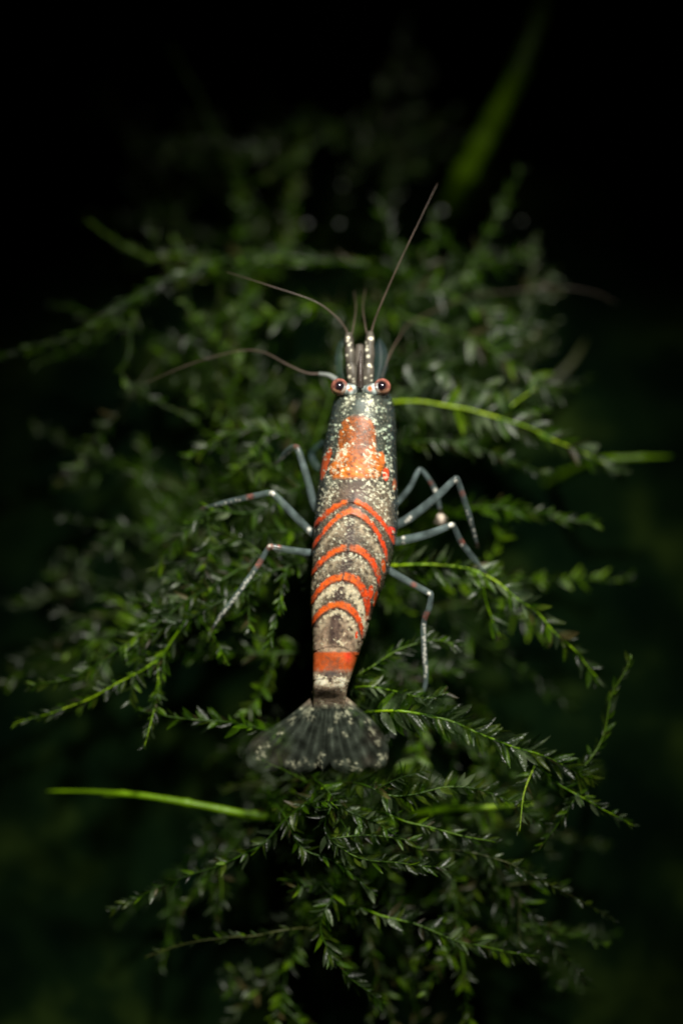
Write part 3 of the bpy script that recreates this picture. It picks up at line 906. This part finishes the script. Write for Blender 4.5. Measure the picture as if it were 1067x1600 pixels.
# rostrum
path = spline([W(563, 606, 6.2), W(563, 590, 6.45), W(563, 570, 6.45), W(564, 548, 6.3)], 0.1)
V, F = tube(path, [0.15 * (1 - i / len(path)) ** 0.7 + 0.02 for i in range(len(path))], 8, SB)
for i in range(3, len(path) - 4, 3):                 # teeth along the upper edge
    p = path[i] - SB; r = 0.15 * (1 - i / len(path)) ** 0.7
    b0 = len(V)
    V += [p + Vector((-0.04, -0.06, r * 0.8)), p + Vector((0.04, -0.06, r * 0.8)), p + Vector((0, 0.08, r * 0.8)), p + Vector((0, 0.12, r + 0.12))]
    F += [(b0, b0 + 1, b0 + 3), (b0 + 1, b0 + 2, b0 + 3), (b0 + 2, b0, b0 + 3)]
obj('rostrum', mesh_data('rostrum', V, F, flesh_mat('rostrum_shell', (0.06, 0.042, 0.034), 0.45, 0.35)), shrimp)


def ptube(name, pts, radii_px, mat, parent, colfn=None, sides=12, step=0.08):
    """tube through (px,py,z), radius given at the points in px; colfn(f, i) -> rgba"""
    P = [W(*p) for p in pts]
    path = spline(P, step)
    # parameter of every path point along pts
    cum = [0.0]
    for i in range(1, len(P)): cum.append(cum[-1] + (P[i] - P[i - 1]).length)
    run = [0.0]
    for i in range(1, len(path)): run.append(run[-1] + (path[i] - path[i - 1]).length)
    sc = cum[-1] / run[-1]
    rad = [float(np.interp(r * sc, cum, radii_px)) * 0.0309 for r in run]
    V, F = tube(path, rad, sides, SB)
    me = mesh_data(name, V, F, mat)
    if colfn:
        cols = []
        for p, r in zip(path, run):
            f = r / run[-1]
            for k in range(sides):
                cols.append(colfn(f, V[len(cols)] + SB, r * sc, cum))
        colour_attr(me, cols)
    return obj(name, me, parent), path


# antennule stalks with cream spots, and feelers
ptube_later = []
def ped_col(cx):
    g = np.random.default_rng(int(cx))
    spots = [(g.uniform(-7, 7), y + g.uniform(-3, 3), g.uniform(0.8, 3.0)) for y in (527, 536, 541, 546, 558, 570, 575, 586, 591, 597, 530)]
    def f(t, p, r, cum):
        px, py = PROJ(p)
        best = 0
        for dx, y, s in spots:
            d = math.hypot(px - (cx + dx), py - y)
            best = max(best, min(1, max(0, (s + 1 - d) / 2)))
        n = mnoise.noise((p.x * 3, p.y * 3, 1))
        base = np.array((0.085, 0.074, 0.058)) * (1 + 0.4 * n)
        c = base * (1 - best) + np.array((0.72, 0.68, 0.52)) * best
        return (*c, 0.78 + 0.2 * best)
    return f


ptube('snout', [(563, 612, 5.2), (562, 590, 5.3), (562, 565, 5.3), (562, 540, 5.2)], [14, 13, 11, 7], flesh_mat('snout_shell', (0.11, 0.092, 0.075), 0.45, 0.25, spec=0.3), shrimp, None, 20, 0.08)
ptube('feeler_stalk', [(554, 604, 5.7), (551, 585, 5.8), (549, 573, 5.8), (548, 569, 5.8), (547, 556, 5.8), (546, 546, 5.8), (546, 542, 5.8), (545, 530, 5.75), (545, 521, 5.7)], [9.5, 10.5, 9.5, 8.2, 9.2, 8.5, 7.2, 8, 5], M_PED, shrimp, ped_col(548), 28, 0.04)
ptube('feeler_stalk', [(574, 604, 5.7), (575, 585, 5.8), (576, 574, 5.8), (576, 570, 5.8), (577, 556, 5.8), (577, 545, 5.8), (577, 541, 5.8), (578, 529, 5.75), (578, 519, 5.7)], [9.5, 10.2, 9.2, 8, 9, 8.4, 7.2, 7.8, 5], M_PED, shrimp, ped_col(576), 28, 0.04)
feel = [
    ([(544, 526, 5.7), (540, 514, 5.8), (524, 494, 6.0), (490, 470, 6.2), (420, 446, 6.2), (355, 425, 5.8)], [2.8, 2.5, 2.0, 1.6, 1.2, 0.6]),
    ([(579, 526, 5.7), (583, 508, 5.8), (594, 478, 6.2), (624, 410, 6.8), (655, 345, 7.0), (683, 287, 7.0)], [2.8, 2.4, 2.0, 1.5, 1.0, 0.6]),
    ([(549, 526, 5.5), (553, 505, 5.2), (556, 480, 4.6), (553, 455, 3.6)], [1.6, 1.2, 0.9, 0.5]),
    ([(574, 526, 5.5), (570, 505, 5.2), (567, 478, 4.6), (571, 450, 3.6)], [1.6, 1.2, 0.9, 0.5]),
    ([(528, 596, 4.6), (508, 585, 4.5), (480, 583, 4.4), (450, 570, 4.2), (410, 550, 3.8), (370, 549, 3.4), (300, 568, 3.0), (228, 598, 2.6)], [5, 3.4, 2.6, 2.0, 1.8, 1.5, 1.2, 0.6]),
    ([(596, 590, 4.6), (607, 558, 4.0), (622, 530, 2.8), (645, 502, 0.2), (730, 465, -2.5), (800, 455, -3.4), (870, 449, -3.6), (930, 458, -3.8), (962, 474, -4)], [3.4, 2.2, 1.5, 1.2, 1.1, 1.1, 1.0, 0.8, 0.5]),
]
for pts, rr in feel:
    ptube('feeler', pts, [q * 0.8 for q in rr], M_FEEL, shrimp, None, 8, 0.15)
    # the pale first joint of the long feelers
ptube('feeler_joint', [(526, 594, 4.7), (514, 587, 4.6), (498, 584, 4.55)], [5.5, 4.4, 3.0], flesh_mat('pale_joint', (0.22, 0.24, 0.22), 0.3, 0.3), shrimp, None, 10, 0.06)


# clear scales beside the stalks
def blade(name, outline, zs, mat, parent, thick=0.06, nt_=12, colfn=None, rib=0.0):
    """leaf-like plate: outline = (left edge pts, right edge pts) from base to tip in px"""
    Lp, Rp = outline
    def interp(pts, t):
        pp = np.array([tuple(v)[:2] for v in spline([(a[0], a[1], 0) for a in pts], 4.0)], float)
        d = np.r_[0, np.cumsum(np.hypot(*np.diff(pp, axis=0).T))]; d /= d[-1]
        return np.interp(t, d, pp[:, 0]), np.interp(t, d, pp[:, 1])
    ns = 15
    V, C, F = [], [], []
    for layer in (0, 1):
        for i in range(nt_ + 1):
            t = i / nt_
            lx, ly = interp(Lp, t); rx, ry = interp(Rp, t)
            for j in range(ns):
                s = j / (ns - 1)
                z = zs[0] + (zs[1] - zs[0]) * t + 0.22 * math.sin(math.pi * s) * (1 - 0.3 * t) + rib * math.cos(s * 22) * t
                e = min(1, 4 * min(s, 1 - s) + 0.15)
                z += (thick * e * 0.5) * (1 if layer == 0 else -1)
                px, py = lx + (rx - lx) * s, ly + (ry - ly) * s
                V.append(W(px, py, z) - SB)
                if colfn:
                    cc = colfn(px, py)
                    fd = (1 - 0.75 * max(0, (t - 0.82) / 0.18) ** 1.5) * min(1, 0.35 + 5 * min(s, 1 - s))
                    C.append((cc[0], cc[1], cc[2], cc[3] * fd))
    n1 = (nt_ + 1) * ns
    for layer in (0, 1):
        for i in range(nt_):
            for j in range(ns - 1):
                a = layer * n1 + i * ns + j
                q = (a, a + 1, a + ns + 1, a + ns)
                F.append(q if layer == 0 else q[::-1])
    ring = [j for j in range(ns)] + [i * ns + ns - 1 for i in range(1, nt_ + 1)] + [nt_ * ns + j for j in reversed(range(ns - 1))] + [i * ns for i in reversed(range(1, nt_))]
    for a, b in zip(ring, ring[1:] + ring[:1]):
        F.append((b, a, a + n1, b + n1))
    me = mesh_data(name, V, F, mat)
    if colfn: colour_attr(me, C)
    return obj(name, me, parent)


blade('antennal_scale', ([(530, 602), (524, 575), (524, 550), (530, 532), (536, 528)], [(548, 602), (546, 575), (545, 550), (542, 535), (537, 528)]), (4.9, 4.9), M_SCALE, shrimp)
blade('antennal_scale', ([(578, 602), (582, 575), (583, 550), (586, 535), (592, 528)], [(596, 602), (604, 578), (606, 555), (600, 536), (593, 528)]), (4.9, 4.9), M_SCALE, shrimp)


# eyes
def ball(name, c, r, mat, parent, sc=(1, 1, 1), rows=16, cols=24, colfn=None):
    V, F, C = [], [], []
    for i in range(rows + 1):
        a = math.pi * i / rows
        for j in range(cols):
            b = 2 * math.pi * j / cols
            p = c + Vector((r * sc[0] * math.sin(a) * math.cos(b), r * sc[1] * math.sin(a) * math.sin(b), r * sc[2] * math.cos(a)))
            V.append(p - SB)
            if colfn: C.append(colfn(p))
    for i in range(rows):
        for j in range(cols):
            j2 = (j + 1) % cols
            F.append((i * cols + j, (i + 1) * cols + j, (i + 1) * cols + j2, i * cols + j2))
    me = mesh_data(name, V, F, mat)
    if colfn: colour_attr(me, C)
    return obj(name, me, parent)


def stalk_col(sgn, ex):
    def f(t, p, r, cum):
        px, py = PROJ(p)
        n = mnoise.noise((p.x * 4, p.y * 4, p.z * 4))
        c = np.array((0.50, 0.58, 0.54)) * (0.8 + 0.5 * n)
        w = min(1, max(0, (n + 0.25) * 3)) if True else 0
        c = c * (0.55 + 0.45 * w)
        for (ox, oy, rr) in ((547 if sgn < 0 else 578, 607, 3.6), (531 if sgn < 0 else 592, 621, 3.8)):
            m = min(1, max(0, (rr + 1 - math.hypot(px - ox, py - oy)) / 2))
            c = c * (1 - m) + np.array((0.72, 0.12, 0.02)) * m
        return (*c, 1.0)
    return f


for sgn, ex, bx in ((-1, 530, 556), (1, 597, 570)):
    ptube('eye_stalk', [(bx, 610, 5.6), (bx + sgn * 10, 610, 5.95), (ex - sgn * 3, 607, 6.0)], [8, 11.5, 10], M_STALK, shrimp, stalk_col(sgn, ex), 24, 0.03)
    c = W(ex, 605, 6.1)
    ax = Vector((-sgn * 0.10, -0.05, 1)).normalized()
    def eye_col(p, c=c, ax=ax):
        d = (p - c).normalized()
        a = math.degrees(math.acos(max(-1, min(1, d.dot(ax)))))
        n = mnoise.noise(p * 9)
        ring = min(1, max(0, (a - 26 - 12 * n) / 22))
        rim = min(1, max(0, (a - 62) / 20))
        col = np.array((0.40, 0.135, 0.10)) * (1 + 1.1 * n) * (1 - rim) + np.array((0.26, 0.085, 0.075)) * rim
        if d.y < -0.35 and 30 < a < 75: col = col * 0.4 + np.array((0.75, 0.42, 0.24)) * 0.6
        return (*col, 0.0 + 0.66 * ring - 0.30 * rim)
    e = ball('eye', c, 0.45, M_STALK, shrimp, (1, 1, 1), 28, 36, eye_col)
    ball('pupil', c + ax * 0.07, 0.27, M_EYE, e)


# legs
def leg_col(reds, whites, seed):
    def f(t, p, r, cum):
        px, py = PROJ(p)
        n = mnoise.noise((p.x * 2.2 + seed, p.y * 2.2, p.z * 2))
        n2 = mnoise.noise((p.x * 9 + seed, p.y * 9, p.z * 9))
        c = np.array((0.105, 0.140, 0.138)) * (1 + 0.5 * n + 0.3 * n2)
        a = 0.42 + 0.1 * n
        for (x, y, rr) in reds:
            m = min(1, max(0, (rr + 2 - math.hypot(px - x, py - y)) / 4)) * (0.5 + 0.5 * n2)
            c = c * (1 - m) + np.array((0.42, 0.10, 0.06)) * m; a = max(a, 0.9 * m)
        for (x, y, rr) in whites:
            m = min(1, max(0, (rr + 1.5 - math.hypot(px - x, py - y)) / 3))
            c = c * (1 - m) + np.array((0.62, 0.60, 0.52)) * m; a = max(a, 0.95 * m)
        return (*np.clip(c, 0.01, 1), min(1, a))
    return f


def speck_line(a, b, n, sd, r=(0.8, 1.8)):
    g = random.Random(sd)
    return [(a[0] + (b[0] - a[0]) * k / n + g.uniform(-2, 2), a[1] + (b[1] - a[1]) * k / n + g.uniform(-2, 2), g.uniform(*r)) for k in range(n)]


LEGS = [
    ([(510, 812, 3.2), (492, 790, 3.5), (480, 748, 4.2), (467, 706, 4.4), (461, 699, 4.2), (450, 704, 3.6), (434, 722, 2.4)], [8, 7, 6.5, 6, 5.5, 5, 3.0],
     [(463, 697, 4)], speck_line((455, 707), (436, 720), 6, 1)),
    ([(508, 845, 3.2), (486, 831, 3.5), (455, 800, 4.3), (430, 774, 4.6), (422, 770, 4.5), (396, 775, 4.0), (360, 783, 3.2), (321, 793, 2.2)], [7, 6.5, 6.8, 6, 5, 5.2, 4.4, 2.6],
     [(391, 776, 6)], [(483, 827, 3.5), (480, 835, 3), (425, 771, 4.5)] + speck_line((384, 778), (330, 792), 7, 2)),
    ([(512, 866, 3.2), (488, 864, 3.5), (450, 859, 4.1), (428, 855, 4.3), (420, 856, 4.2), (404, 882, 3.6), (370, 930, 2.8), (345, 962, 2.0), (333, 981, 1.5)], [6.5, 6, 6, 5.5, 4.6, 5.2, 4.8, 4.0, 2.2],
     [(422, 854, 6), (436, 853, 4), (405, 880, 8)], [(421, 853, 2.5)] + speck_line((398, 893), (336, 975), 34, 3)),
    ([(600, 800, 2.8), (622, 783, 2.9), (640, 762, 3.2), (652, 738, 3.4), (658, 734, 3.3), (672, 752, 2.8), (681, 770, 2.4), (687, 795, 1.8)], [6, 5.5, 5, 4.6, 4.4, 4.6, 4.8, 4.2],
     [(672, 755, 4)], [(680, 766, 3.5)]),
    ([(596, 826, 3.2), (618, 820, 3.4), (640, 809, 3.8), (680, 778, 4.5), (708, 751, 4.8), (714, 749, 4.7), (722, 772, 3.9), (732, 803, 3.0), (744, 848, 1.4)], [7.5, 7.5, 8, 7.2, 6, 5.2, 5.4, 5.2, 2.6],
     [(722, 771, 5)], [(638, 812, 3.2), (641, 808, 2.5), (634, 815, 2), (712, 752, 3)] + speck_line((730, 800), (743, 842), 8, 4)),
    ([(598, 848, 3.2), (618, 846, 3.3), (635, 843, 3.6), (670, 834, 4.1), (702, 822, 4.3), (708, 822, 4.2), (721, 848, 3.2), (740, 873, 2.3), (758, 896, 1.2)], [7.2, 7, 7.5, 6.8, 5.8, 5, 5.6, 5, 2.6],
     [(722, 846, 5)], [(630, 840, 3), (630, 849, 2.6), (705, 820, 5), (721, 852, 2.6)]),
    ([(590, 872, 3.0), (606, 889, 3.2), (640, 910, 3.8), (668, 925, 4.2), (673, 930, 4.2), (670, 950, 3.7), (662, 972, 3.0), (662, 1010, 2.3), (665, 1050, 1.6), (664, 1070, 1.2), (659, 1088, 0.8)], [6.5, 6.2, 6, 5.6, 5.2, 5.6, 5.0, 4.8, 4.6, 4.2, 2.2],
     [(646, 914, 5), (667, 962, 7)], [(670, 928, 3)] + speck_line((662, 975), (665, 1060), 34, 6)),
    # fourth left leg, tucked almost under the body
    ([(512, 885, 3.0), (499, 900, 3.1), (492, 930, 2.6), (496, 975, 1.2), (500, 1005, 0.2)], [6, 5.5, 5, 4, 2.2], [], []),
]
for k, (pts, rr, reds, whites) in enumerate(LEGS):
    pts = [(p[0], p[1], 4.6 - (4.6 - p[2]) * 0.72) for p in pts]
    lg, path = ptube('leg', pts, rr, M_LEG, shrimp, leg_col(reds, whites, k * 5), 18, 0.05)
    # tiny claw at the foot
    e = path[-1]; d = (path[-1] - path[-4]).normalized()
    for s in (-1, 1):
        sd = d.cross(Vector((0, 0, 1))).normalized() * s
        cp = spline([e - d * 0.12, e + d * 0.12 + sd * 0.06, e + d * 0.32 + sd * 0.03], 0.05)
        V, F = tube(cp, [0.055 * (1 - 0.8 * i / len(cp)) for i in range(len(cp))], 6, SB)
        obj('claw', mesh_data('claw', V, F, M_FEEL), lg)
    if k == 3:                        # pale bristly pincer of the small front leg
        c = W(688, 811, 1.6)
        pale = flesh_mat('pincer_pale', (0.60, 0.50, 0.40), 0.4, 0.1)
        ball('pincer', c, 0.26, pale, lg, (0.9, 1.15, 0.9), 10, 14)
        Vb, Fb = [], []
        for q in range(26):
            a = R(0, 6.28); dd = Vector((math.cos(a) * 0.5, math.sin(a) * 0.6 - 0.5, R(-0.3, 0.5))).normalized()
            cp = [c + dd * 0.15, c + dd * 0.3, c + dd * R(0.36, 0.46)]
            tube(cp, [0.018, 0.014, 0.006], 4, SB, Vb, Fb)
        obj('bristles', mesh_data('bristles', Vb, Fb, pale), lg)
# folded front pincer leg seen as a pale lump at the left of the carapace
ptube('pincer_leg', [(508, 735, 3.2), (495, 728, 3.2), (487, 712, 3.0), (493, 700, 3.2), (506, 690, 3.4)], [7, 7.5, 7, 6, 5], M_SCALE, shrimp, None, 12, 0.06)

# swimming legs hanging below the abdomen, partly seen at the right flank
for k, (py, dx) in enumerate(((905, 24), (935, 22), (965, 19), (995, 15))):
    cx = rowv(py, 1)
    for s in (-1, 1):
        x0 = cx + s * dx
        blade('swimmeret', ([(x0 - 6, py), (x0 - 8, py + 18), (x0 - 4, py + 34)], [(x0 + 6, py), (x0 + 8, py + 18), (x0 + 3, py + 34)]), (2.9 - 0.15 * k, 1.7 - 0.1 * k), M_SCALE, shrimp, 0.08, 6)

# tail fan
FAN_SP = []
g = random.Random(4)
for (x, y, rx, ry, n) in [(478, 1112, 12, 9, 16), (486, 1120, 8, 7, 10), (459, 1123, 7, 5, 5), (438, 1145, 8, 6, 7), (416, 1163, 7, 6, 6), (405, 1180, 7, 6, 7), (456, 1196, 11, 5, 12), (472, 1188, 7, 5, 7),
                          (497, 1195, 9, 7, 14), (503, 1182, 6, 7, 7), (540, 1192, 12, 4, 12), (553, 1201, 8, 4, 8), (526, 1104, 7, 6, 6), (527, 1120, 8, 7, 10), (541, 1112, 8, 8, 11), (549, 1124, 5, 5, 4),
                          (515, 1144, 4, 6, 5), (537, 1147, 4, 6, 3), (572, 1128, 6, 5, 4), (580, 1145, 7, 7, 9), (590, 1157, 7, 6, 6), (597, 1182, 7, 9, 12), (592, 1196, 7, 4, 6), (505, 1103, 10, 5, 6)]:
    for q in range(n): FAN_SP.append((g.gauss(x, rx * 0.55), g.gauss(y, ry * 0.55), g.uniform(0.7, 2.4)))
kdF = kdtree.KDTree(len(FAN_SP))
for i, s in enumerate(FAN_SP): kdF.insert((s[0], s[1], 0), i)
kdF.balance()


def fan_col(px, py):
    n = mnoise.noise((px * 0.06, py * 0.06, 4)); n2 = mnoise.noise((px * 0.2, py * 0.2, 8))
    c = np.array((0.066, 0.080, 0.060)) * (1 + 0.6 * n + 0.4 * n2)
    a = 0.12 + 0.07 * n
    up = min(1, max(0, (1108 - py) / 16))
    c = c * (1 - up) + np.array((0.24, 0.18, 0.125)) * (1 + 0.4 * n2) * up; a += 0.45 * up
    rr_ = abs(math.sin(math.atan2(px - 513, py - 1075) * 22)) ** 6 * 0.25
    c = c * (1 + rr_ * 2); a += rr_ * 0.25
    for (x, y, r) in ((402, 1158, 16), (585, 1150, 14), (436, 1185, 16), (577, 1190, 12)):      # rusty flush at the rims
        m = math.exp(-((px - x) ** 2 + (py - y) ** 2) / r ** 2) * 0.3
        c = c * (1 - m) + np.array((0.12, 0.05, 0.035)) * m
    co, idx, d = kdF.find((px, py, 0))
    m = min(1, max(0, (FAN_SP[idx][2] + 1.4 - d) / 2.8)) * (0.65 + 0.35 * n2)
    c = c * (1 - m) + np.array((0.58, 0.57, 0.38)) * m
    return (*np.clip(c, 0.005, 1), min(1, a + 0.4 * m))


FAN = [  # left edge, right edge, heights
    ('tail_fan_lobe', ([(488, 1088), (445, 1122), (400, 1148), (384, 1172), (386, 1196), (400, 1209)], [(504, 1100), (482, 1135), (462, 1165), (448, 1190), (430, 1206), (402, 1210)]), (2.85, 1.5)),
    ('tail_fan_lobe', ([(492, 1092), (462, 1135), (446, 1168), (442, 1195), (456, 1210)], [(510, 1098), (506, 1140), (502, 1175), (492, 1202), (458, 1211)]), (3.0, 1.7)),
    ('tail_fan_lobe', ([(512, 1098), (510, 1140), (512, 1175), (522, 1202), (560, 1211)], [(537, 1092), (557, 1126), (574, 1163), (580, 1192), (562, 1211)]), (3.0, 1.7)),
    ('tail_fan_lobe', ([(526, 1100), (550, 1135), (562, 1165), (570, 1190), (586, 1206)], [(541, 1088), (572, 1114), (600, 1146), (608, 1172), (603, 1196), (588, 1207)]), (2.85, 1.5)),
    ('telson', ([(487, 1080), (491, 1110), (493, 1150), (494, 1188), (503, 1205)], [(541, 1080), (536, 1108), (527, 1150), (518, 1188), (505, 1205)]), (3.42, 2.0)),
]
for nm, outl, zz in FAN:
    blade(nm, outl, zz, M_FAN, shrimp, 0.07, 40, fan_col, 0.02)

# ------------------------------------------------------------------ pale beads added as blurred glints over the far moss
M_GLINT, nt, b, out = new_mat('glint_bead_skin')
b.inputs['Base Color'].default_value = (0.75, 0.8, 0.8, 1); b.inputs['Roughness'].default_value = 0.06
n = noise_node(nt, 500); rp = ramp_node(nt, n.outputs[0], [(0.3, (0.12, 0.13, 0.125)), (0.7, (0.24, 0.25, 0.24))]); link(nt, rp.outputs[0], b.inputs['Base Color'])
for px, py in [(530, 350), (655, 248), (720, 434), (790, 352), (815, 346), (690, 330), (610, 345), (535, 290), (375, 262), (865, 435), (480, 350), (345, 190)]:
    z = float(surf(py)) - 1.0
    c = W(px, py, z)
    V, F = [], []
    r0 = R(0.08, 0.19)
    for i in range(11):
        a = math.pi * i / 10
        rr = r0 * math.sin(a); zz = r0 * math.cos(a) - (0.15 * r0 if i > 8 else 0)
        for j in range(16): V.append((rr * math.cos(j * math.pi / 8), rr * math.sin(j * math.pi / 8), zz))
    for i in range(10):
        for j in range(16): F.append((i * 16 + j, (i + 1) * 16 + j, (i + 1) * 16 + (j + 1) % 16, i * 16 + (j + 1) % 16))
    o = obj('glint_bead', mesh_data('glint_bead', V, F, M_GLINT), None, c)
    tag(o, 'tiny pale round bead added as a blurred glint beyond the head', 'glint_bead', 'pale glint beads beyond the head')
